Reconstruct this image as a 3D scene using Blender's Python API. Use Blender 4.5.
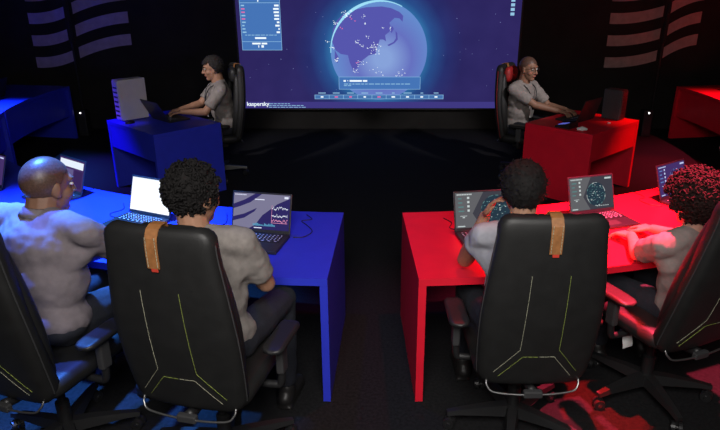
import bpy, bmesh, math, random
from mathutils import Vector, Matrix, noise
random.seed(7)
R = math.radians
for o in list(bpy.data.objects): bpy.data.objects.remove(o)
scn = bpy.context.scene
C = scn.collection

# ------------------------------------------------------------------ camera
cam_d = bpy.data.cameras.new('camera'); cam = bpy.data.objects.new('camera', cam_d); C.objects.link(cam)
cam.location = (0, 0, 2.13); cam.rotation_euler = (R(90 - 20.9), 0, 0)
cam_d.sensor_width = 36; cam_d.lens = 615 / 720 * 36; cam_d.shift_x = -13 / 720
cam_d.clip_start = .05
scn.camera = cam
# ------------------------------------------------------------------ world, exposure
w = bpy.data.worlds.new('dim_room'); scn.world = w; w.use_nodes = True
w.node_tree.nodes['Background'].inputs[0].default_value = (.8, .8, 1, 1)
w.node_tree.nodes['Background'].inputs[1].default_value = .0
vs = scn.view_settings
vs.view_transform = 'Standard'; vs.look = 'None'; vs.gamma = 1; vs.use_curve_mapping = False; vs.exposure = 0
# ------------------------------------------------------------------ room lights
def aim(o, tgt):
    o.rotation_euler = (Vector(tgt) - o.location).to_track_quat('-Z', 'Y').to_euler()
def area(name, loc, tgt, size, power, col, spread=180):
    d = bpy.data.lights.new(name, 'AREA'); d.energy = power; d.color = col; d.size = size; d.spread = R(spread)
    o = bpy.data.objects.new(name, d); C.objects.link(o); o.location = loc; aim(o, tgt); return o
def spot(name, loc, tgt, angle, power, col, blend=.5, rad=.05):
    d = bpy.data.lights.new(name, 'SPOT'); d.energy = power; d.color = col; d.spot_size = R(angle); d.spot_blend = blend
    d.shadow_soft_size = rad
    o = bpy.data.objects.new(name, d); C.objects.link(o); o.location = loc; aim(o, tgt); return o
# house light over the viewers, behind the camera
area('house_light', (0, -.15, 3.0), (0, 2.4, .8), 1.5, 50, (1, .96, .92), 110)
for sx in (-1, 1):
    spot('presenter_key', (sx * 3.3, 3.4, 3.5), (sx * 1.75, 6.95, 1.12), 15, 560, (1, .93, .95), .6, .1)
BLUE = (.05, .26, 1); RED = (1, .05, .115)
spot('blue_stage_spot', (-1.9, 3.42, 3.6), (-1.85, 3.25, .74), 51, 3300, BLUE, .85)
spot('blue_desk_spot', (-.75, 3.7, 3.5), (-.45, 3.2, .74), 50, 65, (.02, .02, 1), .9)
spot('blue_shirt_fill', (-2.0, 3.0, 3.6), (-1.62, 2.62, 1.15), 19, 1500, (.06, .14, 1), .8)  # added fill spot: brightens the bald man's upper back beside the stage spot
spot('blue_side_spot', (-5.0, 6.6, 3.5), (-4.6, 6.4, .74), 56, 2600, (.04, .2, 1), .8)
spot('blue_inner_spot', (-4.75, 6.3, 3.5), (-3.3, 6.6, 0), 40, 1500, (.08, .01, 1), .6)
spot('red_stage_spot', (1.66, 3.25, 3.6), (1.72, 3.2, .74), 50, 4200, RED, .85)
spot('red_desk_spot', (.75, 3.7, 3.5), (.5, 3.2, .74), 52, 110, (1, .005, .005), .9)
spot('red_floor_spot', (.75, 2.5, 3.6), (1.16, 2.66, 0), 9, 4800, (1, .01, .01), .2, .03)
spot('red_side_spot', (5.0, 6.6, 3.5), (4.6, 6.9, .74), 60, 1400, RED, .8)
spot('red_inner_spot', (4.75, 6.3, 3.5), (3.3, 6.6, 0), 40, 900, (1, .01, .01), .6)

# ------------------------------------------------------------------ materials
MATS = {}
def mat(name, col, rough=.5, metal=0, var=0, vscale=30, bump=0, bscale=200, emit=0, spec=.5, coat=0):
    if name in MATS: return MATS[name]
    m = bpy.data.materials.new(name); m.use_nodes = True; nt = m.node_tree
    b = nt.nodes['Principled BSDF']
    b.inputs['Base Color'].default_value = (*col, 1); b.inputs['Roughness'].default_value = rough
    b.inputs['Metallic'].default_value = metal; b.inputs['Specular IOR Level'].default_value = spec
    b.inputs['Coat Weight'].default_value = coat
    if emit:
        b.inputs['Emission Color'].default_value = (*col, 1); b.inputs['Emission Strength'].default_value = emit
        b.inputs['Base Color'].default_value = (.01, .01, .012, 1)
    if var or bump: tc = nt.nodes.new('ShaderNodeTexCoord')
    if var:
        n = nt.nodes.new('ShaderNodeTexNoise'); n.inputs['Scale'].default_value = vscale; n.inputs['Detail'].default_value = 4
        nt.links.new(tc.outputs['Object'], n.inputs['Vector'])
        r = nt.nodes.new('ShaderNodeValToRGB')
        r.color_ramp.elements[0].position = .3; r.color_ramp.elements[1].position = .7
        r.color_ramp.elements[0].color = (*[c * (1 - var) for c in col], 1)
        r.color_ramp.elements[1].color = (*[min(1, c * (1 + var)) for c in col], 1)
        nt.links.new(n.outputs['Fac'], r.inputs['Fac']); nt.links.new(r.outputs['Color'], b.inputs['Base Color'])
    if bump:
        n2 = nt.nodes.new('ShaderNodeTexNoise'); n2.inputs['Scale'].default_value = bscale; n2.inputs['Detail'].default_value = 3
        nt.links.new(tc.outputs['Object'], n2.inputs['Vector'])
        bp = nt.nodes.new('ShaderNodeBump'); bp.inputs['Strength'].default_value = bump; bp.inputs['Distance'].default_value = .004
        nt.links.new(n2.outputs['Fac'], bp.inputs['Height']); nt.links.new(bp.outputs['Normal'], b.inputs['Normal'])
    MATS[name] = m; return m
def glow(name, col, s=1.0):
    "a lit pixel colour of a display: pure emission"
    if name in MATS: return MATS[name]
    m = bpy.data.materials.new(name); m.use_nodes = True; nt = m.node_tree; nt.nodes.clear()
    e = nt.nodes.new('ShaderNodeEmission'); e.inputs[0].default_value = (*col, 1); e.inputs[1].default_value = s
    o = nt.nodes.new('ShaderNodeOutputMaterial'); nt.links.new(e.outputs[0], o.inputs[0]); MATS[name] = m; return m
carpet = mat('black_carpet', (.013, .013, .014), .95, var=.35, vscale=60, bump=.6, bscale=400, spec=.1)
wallm = mat('black_wall', (.022, .021, .020), .9, var=.15, vscale=3, spec=.1)
blue_l = mat('blue_laminate', (.03, .045, .62), .42, var=.05, vscale=8, bump=.05, bscale=300, spec=.35)
red_l = mat('red_laminate', (.78, .013, .036), .42, var=.05, vscale=8, bump=.05, bscale=300, spec=.35)
leather = mat('black_leather', (.0145, .0145, .0145), .5, var=.15, vscale=14, bump=.12, bscale=350, spec=.4)
fabric_b = mat('black_mesh_fabric', (.012, .012, .014), .9, bump=.4, bscale=700)
tan = mat('tan_leather', (.30, .125, .04), .55, var=.18, vscale=60, bump=.2, bscale=300)
thread_w = mat('pale_thread', (.36, .36, .26), .7)
thread_g = mat('green_thread', (.24, .30, .06), .7)
redtag = mat('red_tag', (.6, .05, .03), .6)
plastic = mat('black_plastic', (.014, .014, .015), .45, bump=.1, bscale=500)
steel = mat('grey_steel', (.32, .32, .32), .35, .9)
dplastic = mat('charcoal_plastic', (.04, .04, .042), .5)
chromy = mat('polished_steel', (.6, .6, .6), .25, 1)
redpad = mat('red_leather', (.3, .012, .012), .6, var=.2, vscale=30)
paper = mat('white_paper', (.75, .75, .74), .8, var=.05, vscale=40)
eyew = mat('eye_white', (.7, .68, .66), .3)
iris = mat('dark_iris', (.03, .018, .012), .3)
lipm = mat('lip', (.33, .13, .10), .5)
lapm = mat('laptop_shell', (.022, .022, .026), .4, spec=.5)
keym = mat('laptop_key', (.02, .02, .024), .5)
keyleg = mat('key_legend', (.55, .57, .7), .6)
denim = mat('dark_denim', (.011, .013, .021), .85, var=.3, vscale=80, bump=.3, bscale=500)
shoem = mat('black_shoe', (.015, .014, .014), .45)

# ------------------------------------------------------------------ mesh helpers
def link(name, me, m=None, parent=None, smooth=False, loc=None):
    o = bpy.data.objects.new(name, me); C.objects.link(o)
    if m is not None:
        for q in (m if isinstance(m, (list, tuple)) else [m]): me.materials.append(q)
    if smooth:
        for p in me.polygons: p.use_smooth = True
    if parent is not None: o.parent = parent
    if loc is not None: o.location = loc
    return o
def bmobj(name, bm, m=None, parent=None, smooth=False, loc=None):
    bmesh.ops.recalc_face_normals(bm, faces=bm.faces)
    me = bpy.data.meshes.new(name); bm.to_mesh(me); bm.free()
    return link(name, me, m, parent, smooth, loc)
def thing(name, label, cat, loc=(0, 0, 0), rz=0, group=None):
    o = bpy.data.objects.new(name, None); C.objects.link(o); o.location = loc; o.rotation_euler = (0, 0, rz)
    o.empty_display_size = .1
    return tag(o, label, cat, group)
def tag(o, label, cat, group=None):
    o['label'] = label; o['category'] = cat
    if group: o['group'] = group
    return o
def struct(o): o['kind'] = 'structure'; return o
def box(bm, c, s, rot=None, bev=0, mi=0):
    g = bmesh.ops.create_cube(bm, size=1); vs_ = g['verts']
    M = Matrix.Translation(c) @ (rot.to_4x4() if rot is not None else Matrix.Identity(4)) @ Matrix.Diagonal((*s, 1))
    bmesh.ops.transform(bm, matrix=M, verts=vs_)
    fs = {f for v in vs_ for f in v.link_faces}
    for f in fs: f.material_index = mi
    if bev:
        es = list({e for v in vs_ for e in v.link_edges})
        bmesh.ops.bevel(bm, geom=es, offset=bev, segments=2, profile=.5, affect='EDGES')
def frame_of(d):
    d = Vector(d).normalized(); u = Vector((0, 0, 1)) if abs(d.z) < .9 else Vector((1, 0, 0))
    x = u.cross(d).normalized(); y = d.cross(x); return x, y, d
def loft(bm, rings, closed_ends=True, mi=0):
    "rings: lists of points of the same count, bridged in order"
    vr = [[bm.verts.new(p) for p in r] for r in rings]; n = len(vr[0])
    for a, b in zip(vr, vr[1:]):
        for i in range(n):
            f = bm.faces.new((a[i], a[(i + 1) % n], b[(i + 1) % n], b[i])); f.material_index = mi
    if closed_ends:
        f = bm.faces.new(vr[0][::-1]); f.material_index = mi
        f = bm.faces.new(vr[-1]); f.material_index = mi
def cap(bm, p0, p1, r0, r1, seg=12, flat0=False, flat1=False, sx=1.0, mi=0):
    "tapered capsule"
    p0 = Vector(p0); p1 = Vector(p1); x, y, d = frame_of(p1 - p0)
    rings = []
    def ring(c, r): return [c + (x * math.cos(t) * sx + y * math.sin(t)) * r for t in [2 * math.pi * k / seg for k in range(seg)]]
    if not flat0:
        for a in (80, 60, 35, 15): rings.append(ring(p0 - d * r0 * math.sin(R(a)), r0 * math.cos(R(a))))
    rings.append(ring(p0, r0)); rings.append(ring(p1, r1))
    if not flat1:
        for a in (15, 35, 60, 80): rings.append(ring(p1 + d * r1 * math.sin(R(a)), r1 * math.cos(R(a))))
    loft(bm, rings, True, mi)
def ell(bm, c, r, rot=None, sub=3, mi=0):
    g = bmesh.ops.create_icosphere(bm, subdivisions=sub, radius=1)
    M = Matrix.Translation(c) @ (rot.to_4x4() if rot is not None else Matrix.Identity(4)) @ Matrix.Diagonal((*r, 1))
    bmesh.ops.transform(bm, matrix=M, verts=g['verts'])
    for f in {f for v in g['verts'] for f in v.link_faces}: f.material_index = mi
def tube(bm, pts, r, seg=6, mi=0, closed=False):
    pts = [Vector(p) for p in pts]; n = len(pts); rings = []
    px = None
    for i, p in enumerate(pts):
        d = (pts[min(i + 1, n - 1)] - pts[max(i - 1, 0)])
        x, y, d = frame_of(d)
        if px is not None:
            x = (px - d * px.dot(d))
            x = x.normalized() if x.length > 1e-6 else frame_of(d)[0]
            y = d.cross(x)
        px = x
        rr = r[i] if isinstance(r, (list, tuple)) else r
        rings.append([p + (x * math.cos(t) + y * math.sin(t)) * rr for t in [2 * math.pi * k / seg for k in range(seg)]])
    loft(bm, rings, True, mi)
def smooth_path(pts, k=6):
    pts = [Vector(p) for p in pts]; out = []
    P = [pts[0] * 2 - pts[1]] + pts + [pts[-1] * 2 - pts[-2]]
    for i in range(1, len(P) - 2):
        a, b, c, d = P[i - 1:i + 3]
        for j in range(k):
            t = j / k
            out.append(.5 * ((2 * b) + (c - a) * t + (2 * a - 5 * b + 4 * c - d) * t * t + (3 * b - a - 3 * c + d) * t ** 3))
    out.append(pts[-1]); return out
def lathe(bm, prof, seg=20, mi=0):
    rings = [[Vector((r * math.cos(2 * math.pi * k / seg), r * math.sin(2 * math.pi * k / seg), z)) for k in range(seg)] for r, z in prof]
    loft(bm, rings, True, mi)
def prism(bm, pts2, y0, y1, mi=0, plane='xz'):
    "flat outline with thickness: outline in x,z, thickness along y"
    f = (lambda p, y: Vector((p[0], y, p[1]))) if plane == 'xz' else (lambda p, y: Vector((p[0], p[1], y)))
    loft(bm, [[f(p, y0) for p in pts2], [f(p, y1) for p in pts2]], True, mi)
def bake(o, mods):
    "apply modifiers through the depsgraph"
    for m in mods: m(o)
    dg = bpy.context.evaluated_depsgraph_get(); dg.update()
    me = bpy.data.meshes.new_from_object(o.evaluated_get(dg)); old = o.data
    o.modifiers.clear(); o.data = me; bpy.data.meshes.remove(old)
    for p in me.polygons: p.use_smooth = True
def m_remesh(v):
    def f(o):
        q = o.modifiers.new('r', 'REMESH'); q.mode = 'VOXEL'; q.voxel_size = v; q.use_smooth_shade = True
    return f
def m_smooth(k, fac=.5):
    def f(o):
        q = o.modifiers.new('s', 'SMOOTH'); q.iterations = k; q.factor = fac
    return f
def m_wrinkle(st, size):
    def f(o):
        t = bpy.data.textures.get('folds%s' % size) or bpy.data.textures.new('folds%s' % size, 'CLOUDS'); t.noise_scale = size; t.noise_depth = 1
        q = o.modifiers.new('d', 'DISPLACE'); q.texture = t; q.strength = st; q.mid_level = .5; q.texture_coords = 'LOCAL'
    return f
def copy_tree(o, parent=None):
    c = o.copy(); C.objects.link(c); c.parent = parent
    for ch in o.children: copy_tree(ch, c)
    return c

# ------------------------------------------------------------------ the room
def slab(name, c, s, m):
    bm = bmesh.new(); box(bm, (0, 0, 0), s); return struct(bmobj(name, bm, m, loc=c))
slab('floor', (0, 3.1, -.05), (13.4, 13.2, .1), carpet)
slab('wall_back', (0, 9.4, 1.85), (13.4, .2, 3.7), wallm)
slab('wall_left', (-6.5, 3.1, 1.85), (.2, 12.4, 3.7), wallm)
slab('wall_right', (6.5, 3.1, 1.85), (.2, 12.4, 3.7), wallm)
slab('wall_front', (0, -3.3, 1.85), (13.4, .2, 3.7), wallm)
slab('ceiling', (0, 3.1, 3.75), (13.4, 13.2, .1), wallm)

# ------------------------------------------------------------------ ring of curved desks, centre (0, 8)
YC, RI, RO = 8.0, 4.32, 5.26
def pol(r, a, z): return Vector((r * math.sin(a), YC - r * math.cos(a), z))
def sector(bm, r0, r1, a0, a1, z0, z1, n=14):
    rings = []
    for k in range(n + 1):
        a = a0 + (a1 - a0) * k / n
        rings.append([pol(r0, a, z0), pol(r1, a, z0), pol(r1, a, z1), pol(r0, a, z1)])
    loft(bm, rings)
def ring_desk(side, a0, a1, label, m):
    t = thing('curved_desk', label, 'desk', (0, 0, 0), 0, 'curved desks of the ring')
    def fit(name, bm):
        o = bmobj(name, bm, m, t)
        return o
    A, B = R(a0) * side, R(a1) * side
    g = .0015 * side
    bm = bmesh.new(); sector(bm, RI, RO, A + g, B - g, .70, .74); fit('desktop', bm)
    th = .04
    for a, s in ((A, 1), (B, -1)):
        bm = bmesh.new()
        d = th * s * side
        rings = []
        for z in (0, .6995):
            rings.append([pol(RI, a + g * s, z), pol(RO - .004, a + g * s, z),
                          pol(RO - .004, a + g * s + d / RO, z), pol(RI, a + g * s + d / RI, z)])
        loft(bm, rings); fit('end_panel', bm)
    bm = bmesh.new(); sector(bm, RI + .04, RI + .062, A + .05 / RI * side, B - .05 / RI * side, .32, .6995); fit('modesty_panel', bm)
    return t
ANG = [2.4, 27.5, 52, 76, 99.5]
PL = ['first curved desk beside the centre aisle, carrying the nearest laptops',
      'second curved desk along the ring, with a laptop beyond the nearest seated people',
      'third curved desk of the ring, cut by the edge of the picture',
      'far curved desk at the back end of the ring below the striped wall graphic']
for side, cn, m in ((-1, 'blue', blue_l), (1, 'red', red_l)):
    for k in range(4):
        ring_desk(side, ANG[k], ANG[k + 1], cn + ' ' + PL[k], m)

# ------------------------------------------------------------------ presenters' podium desks
def podium(side, label, m):
    # local frame: +Y is the direction the presenter faces, x along the width
    rz = math.atan2(-.68 * side, -.73)
    t = thing('presenter_desk', label, 'desk', (0, 0, 0), rz, 'presenter desks')
    Bc = Vector((2.11 * side, 5.79, 0)); n = Vector((.68 * side, -.73, 0)).normalized()
    wv = Vector((n.y * -1, n.x, 0)) if side > 0 else Vector((n.y, -n.x, 0))
    cen = Bc - n * .38 + wv * .49
    t.location = cen
    D, W = .76, .98
    bm = bmesh.new(); box(bm, (0, 0, .72), (W, D, .04), bev=.002); bmobj('desktop', bm, m, t)
    for sx in (-1, 1):
        bm = bmesh.new(); box(bm, (sx * (W / 2 - .02), 0, .35), (.04, D, .699), bev=.002); bmobj('end_panel', bm, m, t)
    bm = bmesh.new(); box(bm, (0, D / 2 - .02, .58), (W - .082, .035, .239), bev=.002); bmobj('modesty_panel', bm, m, t)
    return t
podB = podium(-1, 'dark blue presenter desk in front of the screen, with a white computer tower on it', blue_l)
podR = podium(1, 'red presenter desk in front of the screen, with a dark computer tower on it', red_l)

# ------------------------------------------------------------------ big wall screen
SY = 9.2
scr = thing('wall_screen', 'large wall screen showing a glowing blue globe map on dark violet', 'screen', (.08, SY, .33))
def sp(x, z, dy=0): return (x - .08, -dy, z - .33)
X0, X1, Z0, Z1 = -1.95, 2.11, .335, 2.75
bm = bmesh.new(); box(bm, (0, .05, (Z1 - Z0) / 2 + .005), (X1 - X0 + .06, .09, Z1 - Z0 + .06), bev=.004); bmobj('bezel', bm, plastic, scr)
# display with a faint violet to navy gradient, the picture's own
def display_mat():
    m = bpy.data.materials.new('screen_picture'); m.use_nodes = True; nt = m.node_tree; nt.nodes.clear()
    L = nt.links; N = nt.nodes.new
    tc = N('ShaderNodeTexCoord'); sep = N('ShaderNodeSeparateXYZ'); L.new(tc.outputs['Object'], sep.inputs[0])
    d = N('ShaderNodeVectorMath'); d.operation = 'DISTANCE'; L.new(tc.outputs['Object'], d.inputs[0])
    d.inputs[1].default_value = (0, 0, .83)
    r = N('ShaderNodeValToRGB'); L.new(d.outputs['Value'], r.inputs[0])
    e = r.color_ramp.elements
    e[0].position = .0; e[0].color = (.03, .14, .34, 1)
    e[1].position = 1.0; e[1].color = (.028, .020, .112, 1)
    q = e.new(.35); q.color = (.03, .15, .36, 1)
    q = e.new(.40); q.color = (.022, .075, .25, 1)
    q = e.new(.50); q.color = (.022, .030, .15, 1)
    q = e.new(.62); q.color = (.026, .021, .115, 1)
    sc = N('ShaderNodeMath'); sc.operation = 'MULTIPLY'; sc.inputs[1].default_value = .5
    L.new(d.outputs['Value'], sc.inputs[0]); L.new(sc.outputs[0], r.inputs[0])
    n = N('ShaderNodeTexNoise'); n.inputs['Scale'].default_value = 2.2; L.new(tc.outputs['Object'], n.inputs['Vector'])
    mx = N('ShaderNodeMixRGB'); mx.blend_type = 'MULTIPLY'; mx.inputs[0].default_value = .5
    L.new(r.outputs[0], mx.inputs[1])
    rr = N('ShaderNodeValToRGB'); L.new(n.outputs['Fac'], rr.inputs[0])
    rr.color_ramp.elements[0].position = .3; rr.color_ramp.elements[0].color = (.6, .6, .7, 1); rr.color_ramp.elements[1].position = .7
    L.new(rr.outputs[0], mx.inputs[2])
    em = N('ShaderNodeEmission'); L.new(mx.outputs[0], em.inputs[0]); em.inputs[1].default_value = 1.1
    o = N('ShaderNodeOutputMaterial'); L.new(em.outputs[0], o.inputs[0]); return m
bm = bmesh.new(); box(bm, sp((X0 + X1) / 2, (Z0 + Z1) / 2, -.001), (X1 - X0, .006, Z1 - Z0)); disp = bmobj('display', bm, display_mat(), scr)
def flat(name, polys, m, dy, parent=disp):
    bm = bmesh.new()
    for p in polys:
        prism(bm, [(a - .08, b - .33) for a, b in p], -dy, -dy + .0015)
    return bmobj(name, bm, m, parent)
def rect(x0, z0, x1, z1): return [(x0, z0), (x1, z0), (x1, z1), (x0, z1)]
gc = (.085, 1.165); gr = .70
def globe_mat():
    m = bpy.data.materials.new('globe_picture'); m.use_nodes = True; nt = m.node_tree; nt.nodes.clear()
    L = nt.links; N = nt.nodes.new
    tc = N('ShaderNodeTexCoord'); d = N('ShaderNodeVectorMath'); d.operation = 'DISTANCE'; L.new(tc.outputs['Object'], d.inputs[0])
    d.inputs[1].default_value = (gc[0] - .08 + .06, 0, gc[1] - .33 - .1)
    r = N('ShaderNodeValToRGB'); L.new(d.outputs['Value'], r.inputs[0]); e = r.color_ramp.elements
    e[0].position = .12; e[0].color = (.22, .33, .64, 1); e[1].position = .8; e[1].color = (.12, .26, .58, 1)
    q = e.new(.42); q.color = (.12, .15, .48, 1)
    em = N('ShaderNodeEmission'); L.new(r.outputs[0], em.inputs[0]); em.inputs[1].default_value = 1.1
    o = N('ShaderNodeOutputMaterial'); L.new(em.outputs[0], o.inputs[0]); return m
circ = [(gc[0] + gr * math.cos(2 * math.pi * k / 64), gc[1] + gr * math.sin(2 * math.pi * k / 64)) for k in range(64)]
flat('globe', [circ], globe_mat(), .0045)
# land outline (crop coordinates of the globe picture turned into metres on the screen)
def gx(u, v): return (-.77 + u / 5.375 * .01450, 1.872 - v / 5.375 * .01422)
land = [gx(*p) for p in [(95, 105), (130, 72), (180, 52), (250, 38), (330, 34), (380, 42), (425, 62), (445, 82), (442, 112), (425, 95), (400, 92), (372, 118), (382, 140), (372, 165),
        (350, 182), (356, 215), (340, 205), (322, 205), (312, 235), (300, 280), (262, 290), (225, 318), (205, 350), (180, 375), (160, 330), (150, 288), (112, 282), (84, 262), (66, 215), (72, 150)]]
flat('land', [land], glow('px_land', (.085, .085, .38), 1.1), .0062)
isl = [[gx(*p) for p in [(405, 160), (415, 172), (418, 205), (400, 225), (370, 240), (362, 234), (395, 218), (408, 198)]],
       [gx(*p) for p in [(375, 150), (390, 135), (396, 150), (384, 172)]], [gx(*p) for p in [(80, 262), (100, 300), (95, 330), (78, 320)]]]
flat('islands', isl, MATS['px_land'], .0064)
# rim light and bright city specks
rim = []
for k in range(26):
    a = R(62 + k * 4.6); a2 = a + R(4.7); t0 = .008 + .028 * math.sin(math.pi * k / 25) ** 2
    rim.append([(gc[0] + (gr - t0) * math.cos(a), gc[1] + (gr - t0) * math.sin(a)), (gc[0] + (gr + .004) * math.cos(a), gc[1] + (gr + .004) * math.sin(a)),
                (gc[0] + (gr + .004) * math.cos(a2), gc[1] + (gr + .004) * math.sin(a2)), (gc[0] + (gr - t0) * math.cos(a2), gc[1] + (gr - t0) * math.sin(a2))])
flat('rim_light', rim, glow('px_cyan', (.35, .75, .95), 1.0), .0066)
specks = []; cy = []; rd = []
rs = random.Random(3)
def speck(c, s, lst):
    a = rs.random() * 3; p = []
    for k in range(4):
        q = s * (1 if k % 2 else .55); p.append((c[0] + q * math.cos(a + k * 1.57), c[1] + q * math.sin(a + k * 1.57)))
    lst.append(p)
for (u, v, n, sp_) in [(145, 75, 26, 22), (85, 120, 10, 14), (200, 215, 8, 22), (290, 240, 26, 26), (300, 270, 14, 22), (215, 330, 12, 30), (190, 375, 10, 14), (235, 85, 5, 14), (255, 190, 5, 10),
                      (340, 145, 3, 8), (90, 315, 12, 14), (70, 250, 8, 12), (430, 395, 16, 34), (290, 385, 10, 60), (370, 150, 3, 20), (245, 122, 5, 10), (225, 240, 6, 12), (40, 215, 5, 9)]:
    for _ in range(n): speck(gx(u + rs.gauss(0, sp_ * .6), v + rs.gauss(0, sp_ * .4)), rs.uniform(.005, .012), specks)
for u, v in [(165, 90), (172, 98), (122, 148), (112, 142), (196, 330), (205, 326), (190, 108)]: speck(gx(u, v), .014, rd)
for _ in range(70):
    x, z = rs.uniform(X0 + .1, X1 - .1), rs.uniform(.5, 2.7)
    if math.hypot(x - gc[0], z - gc[1]) > gr + .05 and not (x < -1.3 and z > 1.1): speck((x, z), rs.uniform(.005, .009), cy)
flat('city_lights', specks, glow('px_white', (.85, .95, 1), 1.1), .0072)['kind'] = 'stuff'
flat('alert_lights', rd, glow('px_pink', (.75, .16, .42), 1.0), .0072)
flat('stars', cy, glow('px_star', (.22, .26, .55), 1.0), .0045)['kind'] = 'stuff'
# panels
def panel(x0, z0, x1, z1, dy=.0078):
    flat('panel', [rect(x0, z0, x1, z1)], glow('px_panel', (.055, .16, .43), 1.1), dy)
    t = .006
    flat('panel_border', [rect(x0, z0, x1, z0 + t), rect(x0, z1 - t, x1, z1), rect(x0, z0, x0 + t, z1), rect(x1 - t, z0, x1, z1)], glow('px_border', (.25, .48, .75), 1.0), dy + .0012)
panel(-1.893, 1.18, -1.318, 2.55)
flat('divider', [rect(-1.893, 1.297, -1.318, 1.304), rect(-1.893, 1.828, -1.318, 1.835)], MATS['px_border'], .0092)
wt, pk, cyb = [], [], []
rw = random.Random(5)
for k in range(16):
    z = 1.795 - .0455 * k if k < 9 else 1.875 + .0455 * (k - 8)
    wv = [.062, .078, .074, .066, .07, .036, .06, .018, .046][k % 9]
    wt.append(rect(-1.338 - wv, z - .012, -1.338, z + .012))
    (pk if k in (1, 2, 4, 11) else cyb).append(rect(-1.872, z - .009, -1.872 + rw.uniform(.032, .055), z + .009))
wt += [rect(-1.70, 1.338, -1.54, 1.362), rect(-1.745, 1.262, -1.625, 1.285), rect(-1.61, 1.262, -1.53, 1.285), rect(-1.66, 1.218, -1.648, 1.25), rect(-1.615, 1.218, -1.58, 1.25), rect(-1.635, 1.845, -1.62, 1.9)]
x = -1.84
while x < -1.40:
    q = rw.uniform(.03, .07); cyb.append(rect(x, 1.387, x + q, 1.396)); x += q + .012
panel(-.505, .615, .70, .80)
wt += [rect(-.435, .728, -.40, .752), rect(-.38, .735, -.366, .747), rect(-.345, .728, -.165, .752), rect(-.15, .728, -.085, .752)]
x = -.43
while x < .55:
    q = rw.uniform(.03, .08); cyb.append(rect(x, .689, x + q, .700)); x += q + .014
x = -.43
while x < -.32:
    q = rw.uniform(.03, .05); cyb.append(rect(x, .666, x + q, .676)); x += q + .012
# counter strip of nine cells
x0, x1, z0, z1 = -.865, 1.045, .472, .536
flat('panel', [rect(x0, z0, x1, z1)], glow('px_cell', (.06, .17, .42), 1.0), .0078)
bd = [rect(x0, z0, x1, z0 + .006), rect(x0, z1 - .006, x1, z1)]
for k in range(10):
    x = x0 + (x1 - x0) * k / 9; bd.append(rect(x - .004, z0, x + .004, z1))
    if k < 9:
        c = x + (x1 - x0) / 18; q = [.02, .024, .02, .018, .024, .026, .022, .02, .022][k]
        (pk if k in (1, 2, 4) else wt).append(rect(c - q, .494, c + q, .514))
        q = [.055, .05, .05, .05, .05, .02, .06, .02, .035][k]; cyb.append(rect(c - q, .556, c + q, .568))
flat('cell_border', bd, MATS['px_border'], .0092)
flat('bright_text', wt, MATS['px_white'], .0094)
flat('pink_text', pk, MATS['px_pink'], .0094)
# lower left caption, upper right icons
flat('footer_band', [rect(X0, Z0, X1, .43)], glow('px_footer', (.05, .04, .22), 1.0), .0045)
for k in range(3):
    x = -1.56
    while x < (-1.25, -1.02, -1.02)[k] - .02:
        q = rw.uniform(.03, .07); cyb.append(rect(x, .398 - k * .026, x + q, .406 - k * .026)); x += q + .012
for k in range(7):
    cyb.append(rect(1.955, 1.66 + k * .062, 2.01, 1.70 + k * .062))
flat('small_text', cyb, glow('px_soft', (.30, .56, .78), 1.0), .0094)['kind'] = 'stuff'
def text(s, size, loc, m, parent, name='lettering', rot=(R(90), 0, 0), bold=0):
    cu = bpy.data.curves.new(name, 'FONT'); cu.body = s; cu.size = size; cu.extrude = .0006; cu.offset = bold
    o = bpy.data.objects.new(name, cu); C.objects.link(o)
    dg = bpy.context.evaluated_depsgraph_get(); me = bpy.data.meshes.new_from_object(o.evaluated_get(dg))
    bpy.data.objects.remove(o); bpy.data.curves.remove(cu)
    q = link(name, me, m, parent); q.location = loc; q.rotation_euler = rot; return q
text('kaspersky', .084, sp(-1.888, .372, .0095), MATS['px_white'], disp, bold=.0012)

# ------------------------------------------------------------------ striped wall graphics
stripe_l = mat('pale_violet_vinyl', (.36, .30, .40), .85, var=.12, vscale=12, spec=.1)
stripe_r = mat('pale_brown_vinyl', (.36, .30, .285), .85, var=.12, vscale=12, spec=.1)
def stripes(label, xs, m):
    "xs: left edge, split, right edge; six wavy bands"
    t = thing('striped_wall_graphic', label, 'wall graphic', (xs[1], 9.3, .9))
    def band(x0, x1, zl, zr, h, bow):
        top = []; bot = []
        for k in range(13):
            u = k / 12; x = x0 + (x1 - x0) * u
            z = zl + (zr - zl) * u + bow * 4 * u * (1 - u)
            top.append((x - xs[1], z - .9)); bot.append((x - xs[1], z - h - .9))
        bm = bmesh.new(); loft(bm, [[Vector((a, -.0005, b)), Vector((a, -.006, b)), Vector((c, -.006, d)), Vector((c, -.0005, d))] for (a, b), (c, d) in zip(top, bot)])
        bmobj('stripe', bm, m, t)
    for k in range(4):
        z = 1.69 - .31 * k + .31
        band(xs[0], xs[1] - .045, z, z + .10, .15, -.035)
        band(xs[1] + .045, xs[2], z + .14, z + .35 - .02, .155, .035)
    return t
stripes('pale violet wavy striped graphic on the black wall above the blue desks', (-4.97, -4.36, -3.53), stripe_l)
stripes('pale brownish wavy striped graphic on the black wall above the red desks', (3.42, 4.22, 4.73), stripe_r)
def wall_pole(x, label):
    t = thing('stand_pole', label, 'pole', (x, 9.12, 0))
    bm = bmesh.new(); lathe(bm, [(.012, .02), (.012, 2.6)], 10); bmobj('pole', bm, plastic, t)
    bm = bmesh.new(); lathe(bm, [(.016, 1.28), (.034, 1.30), (.034, 2.5), (.016, 2.52)], 14); bmobj('sleeve', bm, fabric_b, t)
    bm = bmesh.new(); lathe(bm, [(.10, 0), (.10, .012), (.03, .03), (.02, .06)], 20); bmobj('foot_plate', bm, plastic, t)
wall_pole(-4.32, 'thin black pole with dark sleeve before the violet striped graphic')
wall_pole(4.16, 'thin black pole with dark sleeve before the brownish striped graphic')
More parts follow.
